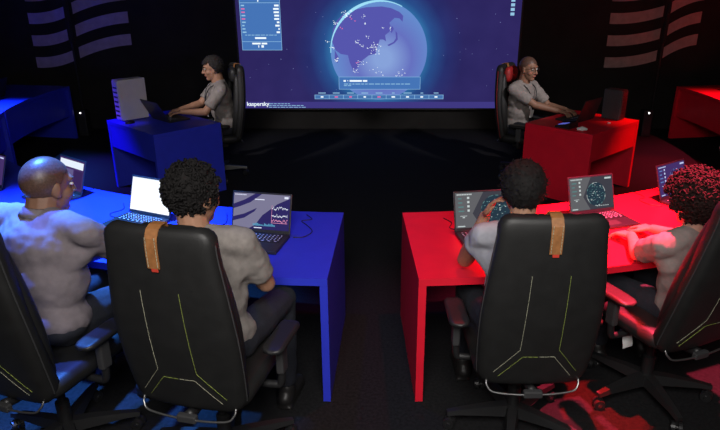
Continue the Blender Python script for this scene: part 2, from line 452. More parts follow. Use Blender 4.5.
def led_box(x, label):
    t = thing('speaker_box', label, 'speaker', (x, 8.85, 0))
    bm = bmesh.new(); box(bm, (0, 0, .19), (.13, .13, .38), bev=.01); bmobj('cabinet', bm, plastic, t)
    bm = bmesh.new(); ell(bm, (0, -.068, .345), (.012, .006, .012), sub=2); bmobj('indicator_light', bm, glow('led_white', (1, 1, 1), 5), t)
    bm = bmesh.new(); box(bm, (0, -.066, .16), (.1, .006, .25), bev=.002); bmobj('grille', bm, fabric_b, t)
led_box(-4.21, 'small black floor speaker with a white light, behind the blue desks')
led_box(3.97, 'small black floor speaker with a white light, behind the red desks')

# ------------------------------------------------------------------ office chair
def half_w(W, rt, rb, h, hh):
    "half width of a rounded panel at height h of hh"
    w_ = W(h / hh) / 2
    for r, d in ((rb, h), (rt, hh - h)):
        if d < r: w_ -= r - math.sqrt(max(0, r * r - (r - d) ** 2))
    return w_
def cushion(bm, W, hh, rt, rb, tf, tb, place, nu=16, nv=22, edge=.3):
    """closed pillow; place(x, h, d) puts a point: x across, h along, d thickness (+front)"""
    hs = []
    for k in range(nv + 1):
        t = k / nv; hs.append(hh * (.5 - .5 * math.cos(math.pi * t)) * .75 + hh * t * .25)
    us = [math.sin(math.pi / 2 * (2 * i / nu - 1)) * .6 + (2 * i / nu - 1) * .4 for i in range(nu + 1)]
    def dep(u, h, T, s):
        a = min(1, (1 - abs(u)) / .22); b = min(1, min(h, hh - h) / (.09)); q = math.sqrt(max(0, 1 - (1 - a) ** 2)) * math.sqrt(max(0, 1 - (1 - b) ** 2))
        return s * (T * edge + T * (1 - edge) * q)
    gf, gb = [], []
    for h in hs:
        wv_ = half_w(W, rt, rb, h, hh)
        gf.append([bm.verts.new(place(u * wv_, h, dep(u, h, tf(u, h / hh) if callable(tf) else tf, 1))) for u in us])
        gb.append([bm.verts.new(place(u * wv_, h, dep(u, h, tb, -1))) for u in us])
    for g in (gf, gb):
        for a, b in zip(g, g[1:]):
            for i in range(nu): bm.faces.new((a[i], a[i + 1], b[i + 1], b[i]))
    for i in range(nu):
        bm.faces.new((gf[0][i], gf[0][i + 1], gb[0][i + 1], gb[0][i])); bm.faces.new((gf[-1][i], gf[-1][i + 1], gb[-1][i + 1], gb[-1][i]))
    for k in range(nv):
        for i in (0, nu): bm.faces.new((gf[k][i], gf[k + 1][i], gb[k + 1][i], gb[k][i]))
BH = .87                                   # length of the backrest
def back_pt(x, h, d):
    "backrest surface frame: recline, slight curve, wrap of the sides toward the sitter"
    t = h / BH
    y = -.235 - .10 * t - .03 * math.sin(math.pi * t) + .35 * x * x
    z = .415 + .845 * t
    n = Vector((0, .99, .12)); return Vector((x, y, z)) + n * d
def Wb(t): return .455 + .06 * math.sin(math.pi * min(1, max(0, (t + .12) / 1.0)) ) - .035 * max(0, t - .45)
def make_chair(label, accent=leather):
    t = thing('office_chair', label, 'chair', (0, 0, 0), 0, 'high-backed black office chairs')
    bm = bmesh.new()
    cushion(bm, Wb, BH, .055, .075, lambda u, v: .045 + .03 * abs(u) ** 3, .032, back_pt, 18, 26)
    bk = bmobj('backrest', bm, leather, t, True)
    def bs(x, h): return back_pt(x, h, -.0335)
    # stitching on the back: two long lines that turn out at the bottom, and an inner pair
    def stitch(name, pts, m, dash=.012, gap=.006):
        bm = bmesh.new(); P = []
        for (a, b) in zip(pts, pts[1:]):
            n = max(2, int(math.hypot(b[0] - a[0], b[1] - a[1]) / .018))
            for k in range(n): P.append((a[0] + (b[0] - a[0]) * k / n, a[1] + (b[1] - a[1]) * k / n))
        P.append(pts[-1])
        for a, b in zip(P, P[1:]):
            q = (a[0] + (b[0] - a[0]) * .8, a[1] + (b[1] - a[1]) * .8)
            cap(bm, bs(*a), bs(*q), .0011, .0011, 5)
        bmobj(name, bm, m, bk)
    for s in (-1, 1):
        stitch('stitching', [(s * .078, .62), (s * .084, .235), (s * .185, .095)], thread_w if s < 0 else thread_g)
        stitch('stitching', [(s * .160, .072), (s * .068, .195), (0, .195)], thread_g if s < 0 else thread_w)
    # seam along the side of the backrest
    for s in (-1, 1):
        pts = []
        for k in range(24):
            h = BH * (.07 + .86 * k / 23); pts.append(back_pt(s * (half_w(Wb, .055, .075, h, BH) + .001), h, .002))
        bm = bmesh.new(); tube(bm, pts, .0032, 6); bmobj('side_piping', bm, accent if accent is not leather else dplastic, bk)
    # side bolsters on the sitter's side
    for s in (-1, 1):
        bm = bmesh.new(); pts = []; rr = []
        for k in range(16):
            v = k / 15; h = BH * (.1 + .78 * v); pts.append(back_pt(s * (Wb(h / BH) / 2 - .055), h, .06)); rr.append(.018 + .03 * math.sin(math.pi * v) ** .6)
        tube(bm, pts, rr, 12); bmobj('side_bolster', bm, leather, t, True)
    bm = bmesh.new()
    cushion(bm, lambda q: .28, .17, .06, .06, .05, .03, lambda x, h, d: back_pt(x, h + .665, d + .075), 12, 12)
    bmobj('headrest', bm, accent, t, True)
    # strap over the top edge with a tag
    bm = bmesh.new()
    prof = [(BH - .145, -.037), (BH - .06, -.0365), (BH - .028, -.032), (BH - .002, -.012), (BH + .004, .012), (BH - .002, .045), (BH - .06, .062)]
    rings = []
    for h, d in prof:
        a = []
        for x, e in ((-.0245, 0), (.0245, 0), (.0245, -.004), (-.0245, -.004)): a.append(back_pt(x, h + (.004 if e and h > BH - .02 else 0), d + e))
        rings.append(a)
    loft(bm, rings); st = bmobj('strap', bm, tan, t)
    for s in (-1, 1):
        bm = bmesh.new()
        for k in range(9):
            h = BH - .138 + k * .0135; cap(bm, back_pt(s * .0185, h, -.0418), back_pt(s * .0185, h + .008, -.0418), .0014, .0014, 5)
        bmobj('stitching', bm, thread_w, st)
    bm = bmesh.new(); box(bm, back_pt(.003, BH - .152, -.038), (.026, .004, .016), Matrix.Rotation(R(7), 3, 'X'), .001); bmobj('tag', bm, redtag, st)
    # hoop and bracket under the backrest
    pts = smooth_path([(-.207, -.255, .45), (-.203, -.272, .425), (-.165, -.288, .402), (0, -.295, .392), (.165, -.288, .402), (.203, -.272, .425), (.207, -.255, .45)], 5)
    bm = bmesh.new(); tube(bm, pts, .0048, 8); bmobj('back_hoop', bm, steel, t, True)
    bm = bmesh.new(); box(bm, (0, -.287, .393), (.085, .03, .034), bev=.006); bmobj('hoop_bracket', bm, dplastic, t)
    bm = bmesh.new(); tube(bm, smooth_path([(0, -.28, .40), (0, -.2, .385), (0, -.05, .39)], 4), .022, 8); bmobj('back_bar', bm, plastic, t, True)
    # seat
    bm = bmesh.new()
    cushion(bm, lambda q: .50, .50, .09, .06, .05, .045, lambda x, h, d: Vector((x, -.245 + h, .455 + d + .25 * x * x)), 16, 16)
    bmobj('seat', bm, leather, t, True)
    bm = bmesh.new(); box(bm, (0, 0, .385), (.22, .26, .05), bev=.012); bmobj('tilt_mechanism', bm, plastic, t)
    # arms
    for s in (-1, 1):
        bm = bmesh.new(); pts = smooth_path([(s * .15, .0, .40), (s * .27, .0, .40), (s * .305, 0, .43), (s * .31, 0, .62)], 4)
        tube(bm, pts, [.018] * len(pts), 8); ap = bmobj('armrest_post', bm, plastic, t, True)
        bm = bmesh.new(); box(bm, (s * .31, 0, .55), (.035, .06, .15), bev=.008); bmobj('sleeve', bm, dplastic, ap)
        bm = bmesh.new(); cushion(bm, lambda q: .095, .27, .04, .04, .016, .016, lambda x, h, d: Vector((s * .31 + x, -.12 + h, .64 + d)), 8, 10); bmobj('armrest_pad', bm, plastic, t, True)
    # column and five-star base
    bm = bmesh.new(); lathe(bm, [(.05, .07), (.05, .12), (.032, .13), (.032, .24), (.02, .245), (.02, .37)], 18); bmobj('gas_lift', bm, plastic, t)
    for k in range(5):
        a = R(90 + 72 * k + 20); c, s = math.cos(a), math.sin(a)
        bm = bmesh.new(); rings = []
        for r, wd, z0, z1 in ((.02, .035, .075, .135), (.12, .03, .08, .13), (.27, .022, .085, .112), (.335, .018, .08, .10)):
            X = Vector((-s, c, 0)); P = Vector((c * r, s * r, 0))
            rings.append([P - X * wd + Vector((0, 0, z0)), P + X * wd + Vector((0, 0, z0)), P + X * wd * .7 + Vector((0, 0, z1)), P - X * wd * .7 + Vector((0, 0, z1))])
        loft(bm, rings); lg = bmobj('base_leg', bm, plastic, t)
        bm = bmesh.new(); P = Vector((c * .32, s * .32, 0)); ax = Vector((math.cos(a + 1.1), math.sin(a + 1.1), 0))
        for q in (-1, 1):
            cap(bm, P + ax * q * .008 + Vector((0, 0, .03)), P + ax * q * .026 + Vector((0, 0, .03)), .03, .028, 14, True, True)
        cap(bm, P + Vector((0, 0, .04)), P + Vector((0, 0, .085)), .009, .009, 8, True, True)
        cs = bmobj('caster', bm, plastic, lg)
        bm = bmesh.new()
        cap(bm, P - ax * .0285 + Vector((0, 0, .03)), P + ax * .0285 + Vector((0, 0, .03)), .011, .011, 10, True, True)
        bmobj('caster_hub', bm, chromy, lg)
    return t
def lift(c, dz):
    for ch in c.children:
        if not ch.name.startswith(('base_leg', 'gas_lift')): ch.location.z += dz
def tilt(c, deg):
    p = Vector((0, -.25, .42)); M = Matrix.Translation(p) @ Matrix.Rotation(R(deg), 4, 'X') @ Matrix.Translation(-p)
    for ch in c.children:
        if ch.name.startswith(('backrest', 'side_bolster', 'headrest', 'strap')): ch.matrix_basis = M @ ch.matrix_basis
chair = make_chair('black high-backed chair with tan strap, facing the red desk beside the aisle')
chair.location = (.708, 2.567, 0); chair.rotation_euler.z = R(1)
def chair_copy(loc, rz, label, dz=0):
    c = copy_tree(chair); c.location = loc; c.rotation_euler = (0, 0, rz); c['label'] = label; lift(c, dz); return c
chair_copy((-.70, 2.348, 0), R(-13), 'black high-backed chair with tan strap, facing the blue desk beside the aisle', .052)
chair_copy((-1.495, 2.441, 0), R(-19), 'black high-backed chair cut by the left picture edge, under the bald man', .03)
tilt(chair_copy((1.491, 2.827, 0), R(22), 'black high-backed chair cut by the right picture edge, under a curly-haired person', .03), 6)
rzPB = math.atan2(.9, -.43); rzPR = math.atan2(-.85, -.53)
chair_copy((-1.80, 6.85, 0), rzPB, 'black chair of the presenter at the blue desk, before the screen')
cr = make_chair('black chair with red headrest of the presenter at the red desk', redpad)
lift(chair, .012)
cr.location = (1.75, 6.85, 0); cr.rotation_euler.z = rzPR

# ------------------------------------------------------------------ people
skin_mats = {}
def skin(k, col): return mat('skin_' + k, col, .55, var=.08, vscale=25, bump=.08, bscale=250, spec=.35)
def ik(S, W, l1, l2, pole):
    S = Vector(S); W = Vector(W); d = W - S; L = min(d.length, (l1 + l2) * .999); dn = d.normalized()
    a = (l1 * l1 - l2 * l2 + L * L) / (2 * L); h = math.sqrt(max(0, l1 * l1 - a * a))
    p = Vector(pole); p = (p - dn * p.dot(dn)).normalized(); return S + dn * a + p * h
def hand(bm, Wp, fwd, up, side, curl=.5, k=1.0):
    "palm, four fingers and a thumb; up = back of the hand, side=+1 right hand"
    f = Vector(fwd).normalized(); u = Vector(up); u = (u - f * u.dot(f)).normalized(); l = f.cross(u) * side   # l points to the little finger
    W_ = Vector(Wp)
    for j, off in enumerate((-.030, -.0105, .009, .028)):
        b = W_ + f * .085 * k + l * off * k
        cap(bm, W_ + f * .012 * k + l * off * .55 * k, b, .0145 * k, .0115 * k, 8)
        ln = (.042, .047, .044, .034)[j] * k; a = curl * (.7 + .12 * j)
        sp_ = l * (-.1 + .085 * j)
        d1 = (f * math.cos(a) - u * math.sin(a) + sp_).normalized(); p1 = b + d1 * ln
        a2 = a + curl * 1.0; d2 = (f * math.cos(a2) - u * math.sin(a2) + sp_).normalized(); p2 = p1 + d2 * ln * .62
        a3 = a2 + curl * .7; d3 = (f * math.cos(a3) - u * math.sin(a3) + sp_).normalized(); p3 = p2 + d3 * ln * .42
        cap(bm, b, p1, .0098 * k, .0088 * k, 8); cap(bm, p1, p2, .0088 * k, .008 * k, 8); cap(bm, p2, p3, .008 * k, .0068 * k, 8)
    t0 = W_ + f * .028 * k - l * .022 * k; t1 = W_ + f * .062 * k - l * .056 * k - u * .012 * k; t2 = t1 + (f * .8 - l * .25 - u * .2) * .034 * k; t3 = t2 + (f * .95 + l * .1 - u * .2) * .026 * k
    cap(bm, t0, t1, .015 * k, .012 * k, 8); cap(bm, t1, t2, .0115 * k, .010 * k, 8); cap(bm, t2, t3, .010 * k, .008 * k, 8)
def person(label, loc, rz, lean=8, side_lean=0, twist=0, wide=1.0, head=(0, 0, 0), hl=None, hr=None, ul=(0, 0, 1), ur=(0, 0, 1), fl=None, fr=None, poleL=(-.6, -.5, -.8), poleR=(.6, -.5, -.8),
           skin_m=None, shirt_m=None, hair=None, hair_m=None, trouser_m=None, seat=.50, tall=1.0, glasses=False, lanyard=False, neck_f=0, sleeve=.78, hs=1.1, neck_d=0, eL=None):
    t = thing('person', label, 'person', loc, rz)
    hip = Vector((0, -.02, seat + .085))
    la = R(lean); sl = R(side_lean)
    ax = Vector((math.sin(sl), math.sin(la) * math.cos(sl), math.cos(la) * math.cos(sl))).normalized()
    tw = R(twist); xr = Vector((math.cos(tw), -math.sin(tw), 0)); xr = (xr - ax * xr.dot(ax)).normalized(); fy = ax.cross(xr)
    Rt = Matrix((xr, fy, ax)).transposed()
    def T(x, y, z): return hip + Rt @ Vector((x * wide, y * (.5 + .5 * wide), z * tall))
    neck = T(0, -.01, .50)
    hy, hp, ht = [R(a) for a in head]
    RH = Matrix.Rotation(-hy, 3, 'Z') @ Matrix.Rotation(-hp, 3, 'X') @ Matrix.Rotation(ht, 3, 'Y')
    hd = neck + ax * .09 + Vector((0, .02 + neck_f, .055 - neck_d)) + (RH @ Vector((0, .015, 0)))
    RH = RH * hs
    def H(x, y, z): return hd + RH @ Vector((x, y, z))
    sh = {-1: T(-.185, -.005, .44), 1: T(.185, -.005, .44)}
    l1, l2 = .29 * tall, .255 * tall
    WR = {-1: Vector(hl), 1: Vector(hr)}
    for s in (-1, 1):
        d = WR[s] - sh[s]
        if d.length > (l1 + l2) * .985: WR[s] = sh[s] + d.normalized() * (l1 + l2) * .985
    EL = {-1: ik(sh[-1], WR[-1], l1, l2, poleL), 1: ik(sh[1], WR[1], l1, l2, poleR)}
    if eL is not None: EL[-1] = Vector(eL)
    kn = {s: Vector((s * .14, .43, seat + .055)) for s in (-1, 1)}; hj = {s: Vector((s * .09, 0, seat + .075)) for s in (-1, 1)}
    an = {s: Vector((s * .145, .40, .09)) for s in (-1, 1)}
    # body: one continuous skin
    bm = bmesh.new()
    ell(bm, T(0, 0, .02), (.145 * wide, .105 * wide, .10), Rt); ell(bm, T(0, .0, .2), (.135 * wide, .095 * wide, .17), Rt); ell(bm, T(0, 0, .36), (.145 * wide, .095 * wide, .15), Rt)
    for s in (-1, 1):
        cap(bm, T(s * .05, -.01, .43), sh[s], .07, .052); cap(bm, sh[s], EL[s], .05, .041); cap(bm, EL[s], WR[s], .041, .027)
        cap(bm, EL[s] + (WR[s] - EL[s]) * .12, EL[s] + (WR[s] - EL[s]) * .45, .043, .037)
        f = (fl if s < 0 else fr) or (WR[s] - EL[s])
        hand(bm, WR[s], f, ul if s < 0 else ur, s, .42)
        cap(bm, hj[s], kn[s], .075, .055); cap(bm, kn[s], an[s], .05, .036); cap(bm, an[s] - Vector((0, .03, .045)), an[s] + Vector((s * .01, .13, -.05)), .035, .03)
    cap(bm, T(0, -.01, .45), H(0, -.02, -.05), .066 * (.5 + .5 * wide), .062 * (.5 + .5 * wide))
    ell(bm, H(0, -.012, .03), (.076, .096, .092), RH); ell(bm, H(0, .02, -.03), (.064, .07, .085), RH); ell(bm, H(0, .052, -.09), (.032, .034, .026), RH)
    ell(bm, H(0, .068, .035), (.055, .022, .022), RH); ell(bm, H(-.04, .05, -.025), (.026, .03, .03), RH); ell(bm, H(.04, .05, -.025), (.026, .03, .03), RH)
    cap(bm, H(0, .088, .018), H(0, .108, -.022), .0085, .0135, 8); ell(bm, H(-.012, .095, -.026), (.010, .012, .008), RH); ell(bm, H(.012, .095, -.026), (.010, .012, .008), RH)
    ell(bm, H(0, .082, -.052), (.024, .012, .012), RH)
    for s in (-1, 1):
        Re = RH @ Matrix.Rotation(R(-20 * s), 3, 'Z')
        ell(bm, H(s * .077, -.008, .0), (.010, .021, .033), Re); ell(bm, H(s * .076, .0, -.024), (.009, .013, .013), Re)
    body = bmobj('body', bm, skin_m, t); bake(body, [m_remesh(.0055), m_smooth(3)])
    for s in (-1, 1):
        bm = bmesh.new(); ell(bm, H(s * .031, .0795, .012), (.0135, .0095, .008), RH, 2); e = bmobj('eye', bm, eyew, t, True)
        bm = bmesh.new(); ell(bm, H(s * .031, .0875, .012), (.0052, .0025, .0052), RH, 2); bmobj('iris', bm, iris, e, True)
        bm = bmesh.new(); tube(bm, [H(s * .014, .091, .032), H(s * .032, .088, .038), H(s * .05, .072, .032)], [.0035, .0045, .0025], 6); bmobj('eyebrow', bm, hair_m, t, True)
    bm = bmesh.new(); ell(bm, H(0, .091, -.05), (.022, .006, .0045), RH, 2); ell(bm, H(0, .0905, -.058), (.019, .006, .0055), RH, 2); bmobj('lips', bm, lipm, t, True)
    # shirt
    bm = bmesh.new()
    iw = .017
    ell(bm, T(0, 0, .03), (.152 * wide + iw, .115 * wide + iw, .115), Rt); ell(bm, T(0, .005, .2), (.142 * wide + iw, .105 * wide + iw, .19), Rt); ell(bm, T(0, 0, .355), (.150 * wide + iw, .10 * wide + iw, .165), Rt)
    for s in (-1, 1):
        cap(bm, T(s * .03, -.015, .455), sh[s], .078, .066); q = sh[s] + (EL[s] - sh[s]) * sleeve
        cap(bm, sh[s], q, .066, .066, 14, False, True)
        cap(bm, T(s * .11, -.01, .30), sh[s] + (EL[s] - sh[s]) * .25, .07, .055)
    shirt = bmobj('shirt', bm, shirt_m, t); bake(shirt, [m_remesh(.009), m_smooth(22), m_wrinkle(.016, .055), m_wrinkle(.012, .16), m_smooth(3)])
    # collar: a folded band round the neck
    bm = bmesh.new(); rings = []; nc = T(0, 0, .505)
    for k in range(21):
        a = R(25 + 310 * k / 20 + 90); c = Vector((math.cos(a), math.sin(a), 0)); r = .066 * (.55 + .45 * wide)
        p = nc + Rt @ Vector((c.x * r, c.y * r * 1.05, -.01 - .03 * (c.y > 0) * c.y)); ou = Rt @ Vector((c.x, c.y, 0)); up = ax
        rings.append([p + up * .022, p + up * .02 + ou * .008, p - up * .016 + ou * .026, p - up * .02 + ou * .018])
    loft(bm, rings); bmobj('collar', bm, shirt_m, shirt, True)
    # trousers and shoes
    bm = bmesh.new()
    ell(bm, T(0, -.005, .0), (.158 * wide + .004, .125 * wide, .095), Rt)
    for s in (-1, 1):
        cap(bm, hj[s], kn[s], .09 * (.5 + .5 * wide), .068); cap(bm, kn[s], an[s] + Vector((0, 0, .03)), .066, .055, 14, False, True)
    tr = bmobj('trousers', bm, trouser_m or denim, t); bake(tr, [m_remesh(.010), m_smooth(4), m_wrinkle(.014, .09), m_smooth(1)])
    for s in (-1, 1):
        bm = bmesh.new(); b = an[s]
        cap(bm, b + Vector((0, -.035, -.042)), b + Vector((s * .012, .14, -.05)), .044, .04); box(bm, b + Vector((s * .005, .05, -.08)), (.08, .25, .02), bev=.008)
        cap(bm, b + Vector((0, -.01, -.03)), b + Vector((0, 0, .01)), .047, .047)
        sh_ = bmobj('shoe', bm, shoem, t); bake(sh_, [m_remesh(.009), m_smooth(3)])
    # hair
    if hair:
        rg = random.Random(len(label)); bm = bmesh.new()
        if hair in ('short', 'stubble', 'wavy'):
            k = {'short': 1.05, 'stubble': .968, 'wavy': 1.07}[hair]
            bmesh.ops.create_icosphere(bm, subdivisions=5, radius=1)
            kill = []
            for v in bm.verts:
                c = v.co.copy(); p = Vector((c.x * .0835 * k, c.y * .103 * k - .013, c.z * .099 * k + .031))
                line = (.066 + .012 * math.sin(p.x * 60)) if p.y > .035 else (.055 - (.035 - p.y) / .04 * .06 if p.y > -.005 else (-.012 - (-.005 - p.y) / .06 * .07))
                if p.z < line + rg.uniform(-.003, .003): kill.append(v); continue
                j = noise.noise(c * 7) * .007 + noise.noise(c * 24) * .004
                if hair == 'stubble': j = noise.noise(c * 26) * .0008
                v.co = H(*p) + (RH @ c) * (j + (.004 if hair != 'stubble' else 0))
            bmesh.ops.delete(bm, geom=kill, context='VERTS')
            if hair != 'stubble':
                for v in list(bm.verts)[::5]:
                    n = (v.co - hd).normalized(); tg = n.cross(RH @ Vector((rg.uniform(-.4, .4), 0, 1))).normalized() + n * .5
                    p = v.co.copy(); q = p + (n * .25 + Vector((rg.uniform(-1, 1), rg.uniform(-1, 1), rg.uniform(-1, .4))) * .8).normalized() * .014
                    cap(bm, p - n * .003, q, .0022, .0009, 4)
        else:
            big = {'curly': 1.0, 'big_curly': 1.28}[hair]
            def shell(c):
                return Vector((c.x * .092 * big, c.y * .108 * big - .016, c.z * .102 * big + .035))
            g = bmesh.ops.create_icosphere(bm, subdivisions=4, radius=1); kill = []
            for v in bm.verts:
                c = v.co.copy(); p = shell(c) * .97
                line = .062 if p.y > .045 else (-.02 if p.y > 0 else -.075 * (1 if big < 1.1 else 1.35))
                if p.z < line: kill.append(v); continue
                v.co = H(*p)
            bmesh.ops.delete(bm, geom=kill, context='VERTS')
            n_ = 520 if big < 1.1 else 900; cnt = 0
            while cnt < n_:
                c = Vector((rg.gauss(0, 1), rg.gauss(0, 1), rg.gauss(0, 1))).normalized(); p = shell(c)
                line = .058 if p.y > .045 else (-.025 if p.y > 0 else -.08 * (1 if big < 1.1 else 1.4))
                if p.z < line: continue
                cnt += 1; n = (RH @ c).normalized(); base = H(*(p * .95)); x, y, d = frame_of((n + Vector((rg.uniform(-.8, .8), rg.uniform(-.8, .8), rg.uniform(-1.2, .3)))).normalized())
                ln = rg.uniform(.012, .024) * big; r = rg.uniform(.006, .0095) * big; ph = rg.random() * 6
                tube(bm, [base + d * ln * q / 9 + (x * math.cos(ph + q * .95) + y * math.sin(ph + q * .95)) * r for q in range(10)], .0042, 4)
        ho = bmobj('hair', bm, hair_m, t)
        for p in ho.data.polygons: p.use_smooth = True
    if glasses:
        bm = bmesh.new()
        for s in (-1, 1):
            tube(bm, [H(s * .032 + .021 * math.cos(a), .098, .010 + .016 * math.sin(a)) for a in [2 * math.pi * k / 14 for k in range(15)]], .0016, 5)
            tube(bm, [H(s * .053, .097, .014), H(s * .078, .06, .014), H(s * .083, .0, .012)], .0016, 5)
        tube(bm, [H(-.011, .1, .012), H(0, .104, .015), H(.011, .1, .012)], .0016, 5)
        bmobj('glasses', bm, plastic, t)
    if lanyard:
        bm = bmesh.new(); k = .5 + .5 * wide
        pts = [T(-.03, -.06, .50), T(-.075, .0, .50), T(-.07, .10 * k, .455), T(-.04, .15 * k, .35), T(0, .158 * k, .24), T(.04, .15 * k, .35), T(.07, .10 * k, .455), T(.075, .0, .50), T(.03, -.06, .50)]
        tube(bm, smooth_path(pts, 4), .0055, 6); ln = bmobj('lanyard', bm, plastic, t)
        bm = bmesh.new(); box(bm, T(0, .162 * k, .19), (.06, .006, .085), Rt, .002); bmobj('badge', bm, paper, ln)
    return t
def L2(loc, rz, p):
    "world point into a thing's frame"
    return (Matrix.Translation(loc) @ Matrix.Rotation(rz, 4, 'Z')).inverted() @ Vector(p)
grey_shirt = mat('grey_polo', (.23, .205, .19), .9, var=.12, vscale=40, bump=.25, bscale=600)
lav_shirt = mat('pale_polo', (.36, .36, .41), .9, var=.08, vscale=40, bump=.25, bscale=600)
white_shirt = mat('grey_white_shirt', (.20, .17, .185), .9, var=.08, vscale=40, bump=.25, bscale=600)
black_hair = mat('black_hair', (.010, .009, .009), .8, var=.4, vscale=90, spec=.2)
brown_hair = mat('dark_brown_hair', (.022, .016, .012), .8, var=.4, vscale=90, spec=.2)
grey_hair = mat('greying_hair', (.024, .021, .02), .8, var=.4, vscale=90, spec=.2)
auburn = mat('dark_auburn_hair', (.02, .009, .008), .8, var=.4, vscale=90, spec=.2)
sk_a = skin('tan', (.36, .19, .12)); sk_b = skin('brown', (.24, .125, .08)); sk_c = skin('light', (.45, .26, .19))

# man with dark curly hair at the blue desk
stub = mat('stubble_hair', (.10, .055, .04), .42, var=.3, vscale=120)
lo, rz = Vector((-.685, 2.385, 0)), R(-12)
person('man in grey polo with curly black hair, at the blue desk by the aisle', lo, rz, lean=4, side_lean=-8, head=(24, 6, 0), seat=.56,
       hl=L2(lo, rz, (-.80, 2.80, .79)), hr=L2(lo, rz, (-.58, 2.71, .79)), fr=Vector((-.25, .9, -.1)), fl=Vector((.1, .95, -.1)), poleR=(.8, -.25, -.9),
       skin_m=sk_a, shirt_m=grey_shirt, hair='curly', hair_m=black_hair, wide=1.08)
# bald man far left
lo, rz = Vector((-1.53, 2.54, 0)), R(-22)
person('heavy bald man in pale shirt lit blue, seated at the left edge', lo, rz, lean=12, head=(14, 8, 0), wide=1.40, seat=.55, tall=1.06, neck_d=.045,
       hl=L2(lo, rz, (-1.42, 3.10, .80)), hr=L2(lo, rz, (-1.18, 2.98, .80)), fl=Vector((.2, .95, -.1)), fr=Vector((-.1, .95, -.1)), hs=1.1,
       skin_m=sk_b, shirt_m=white_shirt, hair='stubble', hair_m=stub)
# man at the red desk resting his face on his hand
lo, rz = Vector((.675, 2.60, 0)), R(2)
person('man with short black hair resting his face on one hand, at the red desk', lo, rz, lean=9, side_lean=2, head=(0, 6, -3), wide=.95, seat=.495, sleeve=.40,
       eL=L2(lo, rz, (.47, 2.85, .80)), hl=L2(lo, rz, (.545, 2.80, 1.055)), hr=L2(lo, rz, (.86, 3.02, .80)), fl=Vector((.3, -.35, .9)), ul=(-.8, .6, .2), fr=Vector((0, .95, -.15)), poleL=(-.45, .8, -1), poleR=(.7, -.5, -.6),
       skin_m=sk_a, shirt_m=lav_shirt, hair='short', hair_m=black_hair)
# person with big curly hair far right
lo, rz = Vector((1.585, 2.80, 0)), R(16)
person('person with big curly hair and grey shirt in red light, typing at the right edge', lo, rz, lean=4, head=(-14, 10, 0), wide=.95, tall=.84, seat=.47, hs=1.0,
       hl=L2(lo, rz, (1.44, 3.16, .80)), hr=L2(lo, rz, (1.60, 3.26, .80)), fl=Vector((-.1, .95, -.15)), fr=Vector((-.15, .95, -.15)),
       skin_m=sk_c, shirt_m=grey_shirt, hair='big_curly', hair_m=auburn)
# presenters
lo, rz = Vector((-1.675, 6.89, 0)), rzPB + R(-6)
person('presenter in grey polo with lanyard, typing at the dark blue presenter desk', lo, rz, lean=8, head=(0, 8, 0), lanyard=True, glasses=True, wide=1.12,
       hl=L2(lo, rz, (-2.06, 6.60, .80)), hr=L2(lo, rz, (-2.12, 6.76, .80)), fl=Vector((.1, .95, -.1)), fr=Vector((-.1, .95, -.1)), skin_m=sk_a, shirt_m=grey_shirt, hair='short', hair_m=grey_hair, seat=.50, hs=1.04)
lo, rz = Vector((1.635, 6.89, 0)), rzPR - R(14)
person('presenter with glasses, shaved head and lanyard, at the red presenter desk', lo, rz, lean=8, head=(4, 6, 0), lanyard=True, glasses=True, wide=1.06,
       hl=L2(lo, rz, (2.12, 6.74, .80)), hr=L2(lo, rz, (2.02, 6.60, .80)), fl=Vector((.1, .95, -.1)), fr=Vector((-.1, .95, -.1)), skin_m=sk_b, shirt_m=grey_shirt, hair='stubble', hair_m=stub, seat=.50, hs=1.04)

